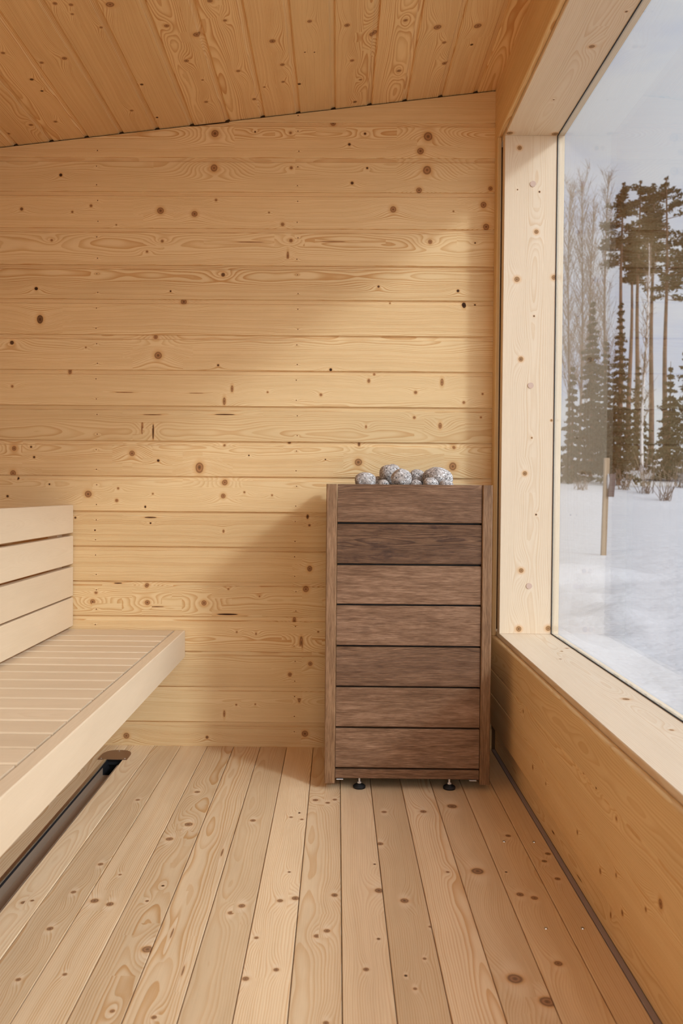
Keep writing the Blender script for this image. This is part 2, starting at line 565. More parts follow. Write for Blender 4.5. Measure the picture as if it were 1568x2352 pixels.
# ------------------------------------------------------------------ back wall
WALL_KNOTS = [(139.5,402,3.6,1,1),(49.7,480,4,1,.7),(368.6,484.4,7.5),(209,472.6,3),(166,486.7,2.5),(267,516.5,2),(118.6,551.7,3),
 (372.5,553.8,3.2),(337.5,577.8,2.5),(83.2,663,4,1,1),(91.8,734,7,1.4,.75),(391.6,668.8,2,1,1),(493.4,306.8,8),(491.3,385.9,9),
 (667,305.3,3),(585.7,302.8,2,1,1),(496,459.4,3),(446.7,491.3,7),(668.6,385.4,3.4),(648.7,515.5,4.2),(617.6,488.2,2),
 (764.8,280.8,6),(667.9,552.5,4),(660.7,588,2.6,4,.5),(512.2,631,4.2,1,.75),(421,692,6.5,1,.6),(838,307,2.8,1,.8),(802,331.6,3,1,.8),
 (983,313.3,10),(965.3,347,7.5),(843,386,2.6,1,.8),(980.6,390.3,10.5),(808.4,420.4,3.5,1,.8),(962,437,6.5),(902.5,480.9,7.5),
 (1110,471,7),(1116,521,7),(1126,433,5),(987.5,555.6,5),(1090.8,558,1.7,1,1),(1041,485.5,2),(869,658.3,3,1,.8),(1051.4,668.1,3.2,1,.85),
 (1065.4,700.5,4.6,1.45,.95),(895.5,695.5,2),(1091,699.6,2,1,.8),(859.2,859.2,2.8),(846.6,874.5,3.2,1.4),(1014.6,878,4,2.2),(954,901.4,3.6),
 (1107.9,904.9,2.3),(1064.7,924.4,3.3),(951,959,3.2),(1104,958.6,2.2),(1010.3,978.3,4.2,1.7),(840.2,980.2,2.4,1.6),(824.3,1020.3,3,1.6,.7),
 (1042.2,1027.9,3.8),(822.5,1061.7,8.5),(1039.4,1071.5,9),(27.3,787,4.6,1,.8),(356.4,773.2,5),(363,816,8.5),(197,798,2),(28,887.5,3),
 (159.4,853,4,1.5),(32.4,1029.6,5.5,1,.6),(71.4,1026.5,2.6,1,.8),(78.3,1050,2.8,1,.8),(303,1041.3,6.4),(363.3,1057.9,3.2,1,.85),(30,1086.5,7,1,.55),
 (40.8,1099,2.2,1.6,1),(17.3,1139.8,2.9,1,.8),(202.3,1135,8),(271.2,1121.7,2.6),(267.9,1149.5,3.6),(113.5,1112.2,1.8,1,1),(350.8,1134.2,2.2),
 (326.5,983,2.4,7,.3),(351.5,992,2.0,9,.8),(500.8,839,2.6,1,.8),(759.2,849.2,3.2,1,.95),(532.7,893,3.2,2.4),(514.8,922,3.5,2.6),(614.3,900.8,2.3),
 (736.7,906.9,3.2),(457.9,1073.7,8.5,1.4),(514.8,1022.7,2.8),(664,1016.8,4,.7,.7),(516,1108,7),(512.5,1139,5.8),(561,1130.6,2.5),(624.5,1137.5,2.2),
 (571.4,1046,1.6,1,1),(747,1055.4,1.6,1,1),(173,1189,2.6,1,.8),(345.6,1201.6,2.2,1,1),(333.4,1164,2.2,1.3,1),(218,1217.9,1.8,1,.9),(220.3,1361,3.6),
 (212.7,1382.4,5.6),(336.7,1345,5),(338.2,1384,5.6),(468.3,1384.8,6),(710.9,1306.4,6.4,1.2,.65),(702,1353.2,7),(706,1187,2.8,1.9,.75),(710.4,1206.4,2.8,1,.7),
 (513,1220,2.4,1.6,.6),(524.3,1353,2.4),(595.7,1369.9,2),(675.5,1426,4,2.2),(691.6,1476,4,3.6),(712.3,1524.6,5),(665.6,1549.4,4.6),(687,1601.6,3.4,3.4),
 (514.8,1639.4,2.5,3.2),(475.3,1693.4,3.6,1,.7),(700,1685.4,7.2),(543.5,1451.9,2.3),(587.8,1455.8,2,1.4),(730.6,1451.2,2.3),(542.4,1618.8,2.1),(586,1617.6,2),
 (290,1690,7),(522,1411,24,.075,.95),(345,1188.5,15,.12,.8),(270,1340,10,.14,.8),(360,1393.5,16,.07,.7),(576,556,34,.035,.6),(766,555,30,.04,.6),
 (515,952,24,.06,.8),(350,952.5,22,.05,.7),(285,901,22,.05,.5),(450,903,18,.05,.5)]


def build_back_wall():
    bm = bmesh.new()
    x0 = XL
    wk = kn(WALL_KNOTS, 1, YW, 0, 2, x0, 0.0)
    for z0, z1 in zip(SEAMS, SEAMS[1:]):
        for px in (681, 222):
            for zz in (z0 + 0.022, z1 - 0.032):
                wk.append((at(px, 900, 1, YW).x - x0 + RND.uniform(-.003, .003), zz, 0.0017, 0.0017, 1.0))
    for i, (z0, z1) in enumerate(zip(SEAMS, SEAMS[1:])):
        L = XR + 0.012 - x0
        ks = [(k[0], k[1] - z0, *k[2:]) for k in wk if z0 <= k[1] < z1]
        p = z1 - z0
        prof = [(0.0, -0.012), (0.0, -0.0015), (0.0015, 0.0)]
        prof += [(0.0015 + (p - 0.0185) * j / 5, 0.0) for j in range(1, 6)]
        prof += [(p - 0.0135, -0.0060), (p - 0.003, -0.0072), (p + 0.004, -0.0072)]
        pid = i
        vc = None
        add_board(bm, (x0, YW, z0), (1, 0, 0), (0, 0, 1), (0, -1, 0), L, prof, ks, seg=0.035, caps=False, vc=vc)
    # trim every vertex to the slope of the ceiling
    n = V3((-SL, 0, 1)).normalized()
    bmesh.ops.bisect_plane(bm, geom=bm.verts[:] + bm.edges[:] + bm.faces[:], plane_co=(0, YW, ZC(0) - 0.0035), plane_no=n, clear_outer=True)
    b = [bm.verts.new((x, y, z + (ZC(x) + .019 if z == 0 else 0))) for z in (-0.06, 0) for x, y in
         ((x0 - .1, YW + .016), (XO, YW + .016), (XO, YW + .12), (x0 - .1, YW + .12))]
    for q in ((3, 2, 1, 0), (4, 5, 6, 7), (0, 1, 5, 4), (1, 2, 6, 5), (2, 3, 7, 6), (3, 0, 4, 7)):
        bm.faces.new([b[i] for i in q])
    o = finish('wall_back', bm, M_WALL)
    tag(o, kind='structure')


build_back_wall()

# ------------------------------------------------------------------ ceiling
CEIL_J = [-1.1226 - .1226 * 3, -1.1226 - .1226 * 2, -1.1226 - .1226, -1.1226, -.9981, -.8752, -.7539, -.6298, -.5088, -.3849, -.2627, -.1406, -.0186,
          .1063, .2280, .3511, .4726, .60]
CEIL_KNOTS = [(126,8,5),(163,11,5),(166,32.5,4),(252.6,10.3,10),(382.7,59.3,6),(451.6,79.6,9),(427.8,139.7,5.5),(473.4,234,4.5),(482,2,6),(516.6,47,4.5),
 (547,163,5),(583.6,227.7,4.5),(72.7,182.5,4.5,1,.8),(148,134,6),(95.7,144,4.5),(7,121.7,4.5),(71,287,4.5),(127.4,279.4,4),(325.3,194,4,1,.8),(302,254,4),
 (360.5,269.8,3,1,1),(96.4,209,3.5,1,.8),(465,183.7,3),(232,63,4),(625.6,94.5,7),(648.6,148.5,5.5),(711,49,5.5),(797,58,6),(856.4,78.5,9),(808.6,139,5),
 (931,46.7,5),(915.7,162.7,5),(1004.5,62.4,9),(1097.5,59.3,9),(687,193,4,1,.8),(815,234,4.5,1,.7),(827.7,183,3.5),(1083,102.6,3.5,1,.8),(649.8,188,4),
 (1021,145.4,6),(1020,97.6,5),(19,307,4),(700,120,2,1,1),(722,120,2,1,1),(607,200,3)]


def build_ceiling():
    bm = bmesh.new()
    nrm = V3((SL, 0, -1)).normalized()        # faces down
    U = V3((0, -1, 0))
    Vd = V3((1, 0, SL)).normalized()
    cs = math.sqrt(1 + SL * SL)
    P0 = V3((0, YW, ZC(0)))
    wk = []
    for k in CEIL_KNOTS:
        P = on_plane(k[0], k[1], P0, nrm)
        r = k[2] * (P - CAM).dot(CF) / F_PX
        wk.append((YW + 0.005 - P.y, P.x, r, r, k[4] if len(k) > 4 else 0.35))
    for xa, xb in zip(CEIL_J, CEIL_J[1:]):
        w = (xb - xa) * cs
        ks = [(k[0], (k[1] - xa) * cs, *k[2:]) for k in wk if xa <= k[1] < xb]
        prof = [(0.0, -0.014), (0.0, -0.0025), (0.003, 0.0)]
        prof += [(0.003 + (w - 0.020) * j / 4, 0.0) for j in range(1, 5)]
        prof += [(w - 0.0125, -0.0045), (w - 0.003, -0.0065), (w + 0.003, -0.0065)]
        add_board(bm, (xa, YW + 0.005, ZC(xa)), U, Vd, nrm, YW + 0.005 - YF, prof, ks, seg=0.05, caps=False)
    a, b = XL - 0.15, XO + 0.1
    t0, t1 = 0.022, 0.14
    vs = [bm.verts.new((x, y, ZC(x) + t)) for t in (t0, t1) for (x, y) in ((a, YF - .2), (b, YF - .2), (b, YW + .16), (a, YW + .16))]
    for q in ((3, 2, 1, 0), (4, 5, 6, 7), (0, 1, 5, 4), (1, 2, 6, 5), (2, 3, 7, 6), (3, 0, 4, 7)):
        bm.faces.new([vs[i] for i in q])
    tag(finish('ceiling', bm, M_CEIL), kind='structure')


build_ceiling()

# ------------------------------------------------------------------ floor
FP = 0.0932
FLOOR_J = [0.0154 + FP * k for k in range(-16, 7)]
XD0, XD1, YD = -0.7625, -0.7100, 2.645
FLOOR_KNOTS = [(882,1865,6),(972,1864,7),(873,1938,7),(1037.6,1852,11),(928.5,2068.8,9),(869.5,2045.5,10),(1096.6,2000.9,15),(1166.7,1919.6,6),
 (1193.9,2054.5,8),(1227.3,2062.5,8),(1182.7,2248,19),(1256,2300.7,18),(840.5,2226.7,6),(931.7,2241,4,1,.9),(1281.5,2213,10),(860,1985,3,1,.8),
 (869,2156.5,4,1,.7),(1249.7,1978,6),(1280,2018.5,6),(988,2128.5,4),(1028,2003,4),(974.8,2202,4),(953,2271,5),(316,1837.3,5),(453,1819,6),(389.3,1927,8),
 (432.3,1893.4,9),(420.5,1907.8,3),(580.6,1884.5,6),(642.8,2068.8,7),(677.9,2063,8),(529.6,2096.6,7),(555,2080.6,8),(750.3,2138,7),(727.3,2150,7),
 (563.7,2248,8),(338.3,2180.4,13),(768.8,1836.7,5),(752.2,1844,5),(724,1837.6,6),(664,2003,3.5,1,.7),(685.9,1867,4,1,1),(374,2034.4,3.5,1,.9),
 (337.6,2069.5,4,1,.7),(634,2227.3,6),(748,2350,7),(353.6,2336.7,6),(767.8,2056,7),(588.6,2154,5),(168.4,2049,6),(114.8,2133,7),(230.9,1985,6),
 (216.8,2069,9),(252,2076.8,8),(42,2250,6),(148.7,2238,5),(258,2322.4,6),(275.5,2009,4),(53.6,2073,6),(74,2068.6,4),(1258,1961,6),(1162,2003,3,1,1),
 (668,1877,4),(693,1882,4),(510,1958,18,.12,.4),(395,2143,20,.1,.5),(420,2230,20,.1,.5)]


def build_floor():
    bm = bmesh.new()
    L = YW + 0.02 - YF
    wk = kn(FLOOR_KNOTS, 2, 0.0, 1, 0, YF, 0.0)
    R2 = random.Random(5)
    for xa, xb in zip(FLOOR_J, FLOOR_J[1:]):
        xb = min(xb, 0.5455)
        pieces = [(xa, xb, YF, L)]
        if xa < XD1 and xb > XD0:
            pieces = []
            if xa < XD0 - 0.002: pieces.append((xa, XD0, YF, L))
            if xb > XD1 + 0.002: pieces.append((XD1, xb, YF, L))
            m0, m1 = max(xa, XD0), min(xb, XD1)
            pieces.append((m0, m1, YD, YW + 0.02 - YD))
        for a, b, y0, ln in pieces:
            w = b - a
            if w < 0.003: continue
            ks = [(k[0] + YF - y0, k[1] - a, *k[2:]) for k in wk if a <= k[1] < b]
            g = 0.0009
            prof = [(g, -0.02), (g, -0.0012), (g + 0.0012, 0.0)]
            prof += [(g + 0.0012 + (w - 2 * g - 0.0024) * j / 4, 0.0) for j in range(1, 5)]
            prof += [(w - g, -0.0012), (w - g, -0.02)]
            add_board(bm, (a, y0, 0), (0, 1, 0), (1, 0, 0), (0, 0, 1), ln, prof, ks, seg=0.045, closed=True, caps=True, rnd=R2)
    for x0, x1, y0, y1 in ((XL, XD0 - .006, YF, YW + .02), (XD1 + .006, .545, YF, YW + .02), (XD0 - .006, XD1 + .006, YD + .11, YW + .02)):
        add_box(bm, (x0, y0, -0.08), (x1, y1, -0.0205))
    add_box(bm, (XL - .1, YF - .1, -0.16), (XO, YW + .12, -0.085))
    fl = tag(finish('floor', bm, M_FLOOR), kind='structure')
    for i, (px, py) in enumerate(((1157.2, 1932.8), (1226, 1934), (1253.2, 2132), (1337.4, 2132))):
        P = at(px, py, 2, 0.0)
        b2 = bmesh.new()
        bmesh.ops.create_cone(b2, cap_ends=True, segments=16, radius1=0.0042, radius2=0.0036, depth=0.0016,
                              matrix=Matrix.Translation((P.x, P.y, 0.0004)))
        bmesh.ops.create_cone(b2, cap_ends=True, segments=6, radius1=0.0016, radius2=0.0016, depth=0.0004,
                              matrix=Matrix.Translation((P.x, P.y, 0.0013)))
        finish('screw', b2, M_STEEL, fl)


build_floor()

# ------------------------------------------------------------------ right wall: cladding under, over and beside the window
RW_KNOTS = [(1366,1808,3,1.0,.8),(1325.4,1912,5),(1378,2001,6),(1516.6,2076,11),(1428.6,2097,6),(1415,1880,4),(1414.5,2010.6,4),
            (1482.5,2088.7,4),(1223,1762,5),(1201,1634,4),(1337,1773.5,4),(1253,1800,3)]


def build_right_wall():
    bm = bmesh.new()
    U, Vd, N = V3((0, -1, 0)), V3((0, 0, 1)), V3((-1, 0, 0))
    L = YW - YF
    wk = [(YW - P[0], P[1], *P[2:]) for P in kn(RW_KNOTS, 0, XR, 1, 2, 0.0, 0.0)]
    zs = [0.101, 0.2134, 0.297, ZL]
    for i, (z0, z1) in enumerate(zip(zs, zs[1:])):
        w = z1 - z0
        ks = [(k[0], k[1] - z0, max(k[2], .004), max(k[3], .004), k[4]) for k in wk if z0 <= k[1] < z1]
        last = i == 2
        prof = [(0.0, -0.013), (0.0, -0.001), (0.001, 0.0)]
        if last:
            prof += [(0.001 + (w - 0.007) * j / 4, 0.0) for j in range(1, 5)]
            prof += [(w - 0.003, -0.0012), (w - 0.001, -0.0035), (w, -0.007), (w, -0.014)]
        else:
            prof += [(0.001 + (w - 0.010) * j / 4, 0.0) for j in range(1, 5)]
            prof += [(w - 0.007, -0.0022), (w + 0.004, -0.0026)]
        add_board(bm, (XR, YW, z0), U, Vd, N, L, prof, ks, seg=0.05, caps=False)
    # over the window
    zt = [ZH + 0.014, ZH + 0.136, ZH + 0.262]
    for i, (z0, z1) in enumerate(zip(zt, zt[1:])):
        w = z1 - z0
        prof = [(0.0, -0.014), (0.0, -0.007), (0.001, -0.0035), (0.003, -0.001), (0.006, 0.0)] if i == 0 else [(0.0, -0.013), (0.0, -0.001), (0.001, 0.0)]
        prof += [(w, 0.0)]
        add_board(bm, (XR, YW, z0), U, Vd, N, L, prof, caps=False)
    # strips beside the window, with their thickness showing towards the opening
    add_plank(bm, (XR, YW, ZL + .001), (0, 0, 1), (0, -1, 0), (-1, 0, 0), ZH + 0.012 - ZL, 0.050, 0.0135, b=0.003)
    add_plank(bm, (XR, YJF - .02, ZL + .001), (0, 0, 1), (0, -1, 0), (-1, 0, 0), ZH + 0.012 - ZL, YJF - .02 - YF, 0.0135, b=0.003)
    # wall core behind
    add_box(bm, (XF + .012, YF, -0.06), (XO - .01, YW + .01, ZS - 0.072))
    add_box(bm, (XF + .003, YF, ZH + 0.072), (XO - .01, YW + .01, 2.28))
    add_box(bm, (XF + .003, YF, ZS - 0.06), (XO - .01, YJF - .075, ZH + .06))
    tag(finish('wall_right', bm, M_WALL), kind='structure')
    bm = bmesh.new()
    add_board(bm, (0.558, YW, 0.002), U, Vd, N, L, [(0, -.005)] + [(0.110 * j / 4, 0.0) for j in range(5)] + [(0.110, -.005)],
              [(YW - at(1402, 2104, 0, .558).y, at(1402, 2104, 0, .558).z, .004, .006, .5), (YW - at(1270, 1905, 0, .558).y, .03, .012, .002, .9),
               (YW - at(1330, 2030, 0, .558).y, .02, .02, .0015, .9)], seg=.06, caps=False)
    tag(finish('baseboard_right', bm, M_WALL), kind='structure')
    bm = bmesh.new()
    add_box(bm, (0.5462, YF, -0.018), (0.5576, YW - .002, 0.0012), 0.0006)
    tag(finish('trim_1', bm, M_GREY), kind='structure')


build_right_wall()


# ------------------------------------------------------------------ left wall and wall behind the camera
def build_other_walls():
    bm = bmesh.new()
    for z0, z1 in zip(SEAMS, SEAMS[1:]):
        if z0 > 2.08: break
        p = min(z1, 2.2) - z0
        prof = [(0.0, -0.012), (0.0, -0.0015), (0.0015, 0.0), (p - 0.017, 0.0), (p - 0.0135, -0.0045), (p + 0.004, -0.0052)]
        add_board(bm, (XL, YF, z0), (0, 1, 0), (0, 0, 1), (1, 0, 0), YW - YF, prof, caps=False)
    n = V3((-SL, 0, 1)).normalized()
    bmesh.ops.bisect_plane(bm, geom=bm.verts[:] + bm.edges[:] + bm.faces[:], plane_co=(0, YW, ZC(0) - 0.0035), plane_no=n, clear_outer=True)
    add_box(bm, (XL - .12, YF - .1, -0.06), (XL - 0.016, YW + .1, 2.06))
    tag(finish('wall_left', bm, M_WALL), kind='structure')
    # wall behind the camera, with an opening for the added door
    bm = bmesh.new()
    dx0, dx1, dz = -0.56, 0.46, 1.98
    for z0, z1 in zip(SEAMS, SEAMS[1:]):
        if z0 > 2.26: break
        p = z1 - z0
        prof = [(0.0, -0.012), (0.0, -0.0015), (0.0015, 0.0), (p - 0.017, 0.0), (p - 0.0135, -0.0045), (p + 0.004, -0.0052)]
        spans = [(XL, dx0), (dx1, XR)] if z0 < dz - .05 else [(XL, XR)]
        for a, b in spans:
            add_board(bm, (b, YF, z0), (-1, 0, 0), (0, 0, 1), (0, 1, 0), b - a, prof, caps=True)
    bmesh.ops.bisect_plane(bm, geom=bm.verts[:] + bm.edges[:] + bm.faces[:], plane_co=(0, YW, ZC(0) - 0.0035), plane_no=n, clear_outer=True)
    for lo, hi in (((XL, YF - .1, -.06), (dx0, YF - .016, 2.03)), ((dx1, YF - .1, -.06), (XO, YF - .016, 2.25)), ((dx0, YF - .1, dz), (dx1, YF - .016, 2.10))):
        add_box(bm, lo, hi)
    tag(finish('wall_front', bm, M_WALL), kind='structure')
    d = tag(empty('added_door_1', (0, YF - .05, 0)), kind='structure')  # unseen glazed door, added to let sky light in from behind
    bm = bmesh.new()
    for a, b, c, e in ((dx0 + .003, dx0 + .06, 0.003, dz - .003), (dx1 - .06, dx1 - .003, .003, dz - .003)):
        add_plank(bm, (a, YF - .03, c), (0, 0, 1), (1, 0, 0), (0, 1, 0), e - c, b - a, .045)
    for c in (.003, dz - .063):
        add_plank(bm, (dx0 + .06, YF - .03, c), (1, 0, 0), (0, 0, 1), (0, 1, 0), dx1 - dx0 - .12, .06, .045)
    finish('added_door_frame', bm, M_FRAME, d)
    bm = bmesh.new()
    add_box(bm, (dx0 + .061, YF - .056, .064), (dx1 - .061, YF - .050, dz - .064))
    finish('added_door_pane', bm, M_GLASS, d)
    # unseen screen wall, added outside to keep the sun off the added door
    bm = bmesh.new()
    add_box(bm, (XO - .01, YF - 2.0, -.45), (XO + .04, YF - .11, 2.30))
    tag(finish('wall_sun_screen', bm, M_OUT), kind='structure')


build_other_walls()


# ------------------------------------------------------------------ window
def build_window():
    w = tag(empty('window_1', (XF, (YJ + YJF) / 2, ZS)), kind='structure')
    D = XO - XF
    T = 0.07
    # sill
    ks = kn([(1437.3,1605.8,8),(1286.6,1513.6,3,1,.7),(1291,1496,4),(1301.5,1488.8,4),(1541.8,1676.9,5)], 2, ZS, 1, 0, 0, XF)
    ks = [(YW - .002 - k[0], k[1], *k[2:]) for k in ks]
    bm = bmesh.new()
    add_plank(bm, (XF, YW - .002, ZS), (0, -1, 0), (1, 0, 0), (0, 0, 1), YW - .002 - YJF + .07, D, T, ks, b=0.0015, vc=0.12, d0=0.022)
    finish('sill', bm, M_FRAME, w)
    # head
    ks = kn([(1358.8,106.9,7),(1170,305.7,7),(1273.7,307.5,7),(1271,229,2,1,.8),(1437.9,26.6,3,1,.7)], 2, ZH, 1, 0, 0, XF)
    ks = [(YW - .002 - k[0], k[1], *k[2:]) for k in ks]
    bm = bmesh.new()
    add_plank(bm, (XF, YW - .002, ZH), (0, -1, 0), (1, 0, 0), (0, 0, -1), YW - .002 - YJF + .07, D, T, ks, b=0.0015, vc=0.10, d0=0.03)
    finish('head', bm, M_FRAME, w)
    # jambs
    ks = kn([(1193,340,5),(1231.2,532.8,5),(1186.6,642,6),(1271.8,637.6,5.5),(1195.8,825.3,5),(1188,436,1.5,1,.9),(1238.4,441,2,1,.9),
             (1225.9,726.4,2,1,.9),(1204.8,1087.8,5),(1196.7,1310.8,5.5),(1191,1445,6),(1258.3,1443.7,6),(1230.7,1182.4,2,1,.9),(1220.7,1006,2,1,.7),
             (1266,966,2.5,1,.5)], 1, YJ, 2, 0, ZS, XF)
    bm = bmesh.new()
    add_plank(bm, (XF, YJ, ZS + .0005), (0, 0, 1), (1, 0, 0), (0, -1, 0), ZH - ZS - .001, D, 0.033, ks, b=0.0012, vc=0.105, d0=0.03)
    j = finish('jamb', bm, M_FRAME, w)
    for px, py in ((1223.5, 422.7), (1218.3, 885.5), (1214.6, 1346)):
        P = at(px, py, 1, YJ)
        b2 = bmesh.new()
        bmesh.ops.create_cone(b2, cap_ends=True, segments=24, radius1=.0102, radius2=.0098, depth=.004,
                              matrix=Matrix.Translation((P.x, YJ, P.z)) @ Matrix.Rotation(math.radians(90), 4, 'X'))
        finish('plug', b2, M_PLUG, j)
    bm = bmesh.new()
    add_plank(bm, (XF, YJF, ZS + .0005), (0, 0, 1), (1, 0, 0), (0, 1, 0), ZH - ZS - .001, D, 0.07)
    finish('jamb', bm, M_FRAME, w)
    # glass and its dark seal
    bm = bmesh.new()
    add_box(bm, (XG, YJF + .001, ZS + .001), (XG + .010, YJ - .001, ZH - .001))
    finish('pane', bm, M_GLASS, w)
    bm = bmesh.new()
    s = .0022
    a, b = XG - .0035, XG - .0005
    add_box(bm, (a, YJF + .001, ZS + .0004), (b, YJ - .001, ZS + s))
    add_box(bm, (a, YJF + .001, ZH - s), (b, YJ - .001, ZH - .0004))
    add_box(bm, (a, YJ - .0019, ZS + s), (b, YJ - .0004, ZH - s))
    add_box(bm, (a, YJF + .0004, ZS + s), (b, YJF + .003, ZH - s))
    finish('seal', bm, M_BLACK, w)


build_window()


# ------------------------------------------------------------------ floor drain
def build_drain():
    t = tag(empty('floor_drain', ((XD0 + XD1) / 2, 2.60, 0)), 'long narrow steel drain channel sunk in the floor below the bench', 'drain')
    y0 = 0.2
    bm = bmesh.new()
    x0, x1, h, k = XD0 + .001, XD1 - .001, -0.036, .0015
    ye = YD - .065
    for lo, hi in (((x0, y0, h), (x1, ye, h + k)), ((x0, y0, h + k), (x0 + k, ye, -.001)), ((x1 - k, y0, h + k), (x1, ye, -.001))):
        add_box(bm, lo, hi)
    finish('channel', bm, M_CHANNEL, t)
    bm = bmesh.new()
    add_box(bm, (x0 + k, y0, -.0085), (x0 + k + .0012, YD - .006, -.0012))
    finish('lip', bm, M_BLACK, t)
    bm = bmesh.new()
    for lo, hi in (((x0, ye + .001, -.075), (x1, YD + .09, -.0735)), ((x0, ye + .001, -.073), (x0 + k, YD + .09, -.022)),
                   ((x1 - k, ye + .001, -.073), (x1, YD + .09, -.022)), ((x0 + k, YD + .0885, -.073), (x1 - k, YD + .09, -.022)),
                   ((x0 + k, YD + .012, -.073), (x1 - k, YD + .014, -.022)), ((x0 + .001, YD - .0035, -.0215), (x1 - .001, YD - .0012, -.0012)), ((x0, ye + .001, -.0215), (x0 + .0008, YD - .002, -.002)), ((x1 - .0008, ye + .001, -.0215), (x1, YD - .002, -.002))):
        add_box(bm, lo, hi)
    finish('sump', bm, M_BLACK, t)
    bm = bmesh.new()
    add_box(bm, (XD0 - .0075, y0, .0002), (XD0 + .0012, YD - .004, .0022), .0005)
    finish('flange', bm, M_STEEL, t)
    # rounded cover plate at the end
    bm = bmesh.new()
    xa, xb, ya, yb = -0.7905, -0.6935, 2.6265, 2.721
    pts = [(xa, ya), (xb, ya)]
    cx, cy, rx, ry = (xa + xb) / 2, ya + .042, (xb - xa) / 2, yb - ya - .042
    pts += [(cx + rx * math.copysign(abs(math.cos(a)) ** .8, math.cos(a)), cy + ry * math.sin(a) ** .8) for a in [math.pi * i / 24 for i in range(25)]]
    lo = [bm.verts.new((x, y, 0.0003)) for x, y in pts]
    hi = [bm.verts.new((x, y, 0.0025)) for x, y in pts]
    bm.faces.new(lo[::-1]); bm.faces.new(hi)
    for i in range(len(pts)):
        j = (i + 1) % len(pts)
        bm.faces.new((lo[i], lo[j], hi[j], hi[i]))
    pl = finish('cover_plate', bm, M_BRONZE, t)
    for x, y in ((xa + .009, ya + .007), (xb - .009, ya + .007), (-.742, yb - .010)):
        b2 = bmesh.new()
        bmesh.ops.create_uvsphere(b2, u_segments=12, v_segments=6, radius=.0032, matrix=Matrix.Translation((x, y, .0025)) @ Matrix.Diagonal((1, 1, .5, 1)))
        finish('screw', b2, M_STEEL, pl, True)


build_drain()


# ------------------------------------------------------------------ bench
def build_bench():
    ZB = 0.409
    yend = 2.774
    y0 = 0.25
    xf, xi = -0.530, -0.565
    t = tag(empty('sauna_bench', (-0.75, 1.5, ZB)), 'low pale wooden bench with crosswise slats running to the back wall', 'bench')
    bm = bmesh.new()
    add_plank(bm, (xf, y0, ZB - .096), (0, 1, 0), (0, 0, 1), (1, 0, 0), yend - y0, .096, xf - xi, [(0.6, .3, .001, .001, 0)], b=.0025, vc=.25, d0=.05)
    finish('front_rail', bm, M_BENCH, t)
    edge = 2.6556
    k = 0
    hi = yend
    while hi > y0 + .05:
        lo = edge - .0893 * k + .0045
        bm = bmesh.new()
        w = hi - lo
        add_plank(bm, (-1.02, lo, ZB), (1, 0, 0), (0, 1, 0), (0, 0, 1), xi - .0045 + 1.02, w, .026, b=.003)
        finish('slat', bm, M_BENCH, t)
        hi = edge - .0893 * k - .0045
        k += 1
    for x in (-0.62, -0.86):
        bm = bmesh.new()
        add_plank(bm, (x, y0, ZB - .09), (0, 1, 0), (0, 0, 1), (1, 0, 0), yend - y0, .063, .04)
        finish('bearer', bm, M_BENCH, t)
    bm = bmesh.new()
    add_plank(bm, (-1.02, y0, ZB - .096), (0, 1, 0), (0, 0, 1), (1, 0, 0), yend - y0, .096, .035)
    finish('back_rail', bm, M_BENCH, t)
    for y in (0.75, 1.95):
        bm = bmesh.new()
        add_plank(bm, (-1.018, y, 0.0005), (0, 0, 1), (0, 1, 0), (1, 0, 0), ZB - .0975, .06, .04)
        finish('leg', bm, M_BENCH, t)
    # backrest
    b = tag(empty('bench_backrest', (-0.94, 1.5, ZB)), 'four wide pale boards forming the upright back behind the bench', 'backrest')
    xb = -0.9235
    for z0, z1 in ((.7467, .8446), (.6378, .7364), (.526, .6277), (.420, .5203)):
        bm = bmesh.new()
        add_plank(bm, (xb, y0, z0), (0, 1, 0), (0, 0, 1), (1, 0, 0), yend - y0, z1 - z0, .027, b=.002, vc=RND.choice((.05, .2, -.1)), d0=.04)
        finish('board', bm, M_BENCH, b)
    for y in (0.5, 1.35, 2.70):
        bm = bmesh.new()
        add_plank(bm, (xb - .028, y, 0.4095), (0, 0, 1), (0, 1, 0), (1, 0, 0), .42, .045, .035)
        finish('batten', bm, M_BENCH, b)


build_bench()


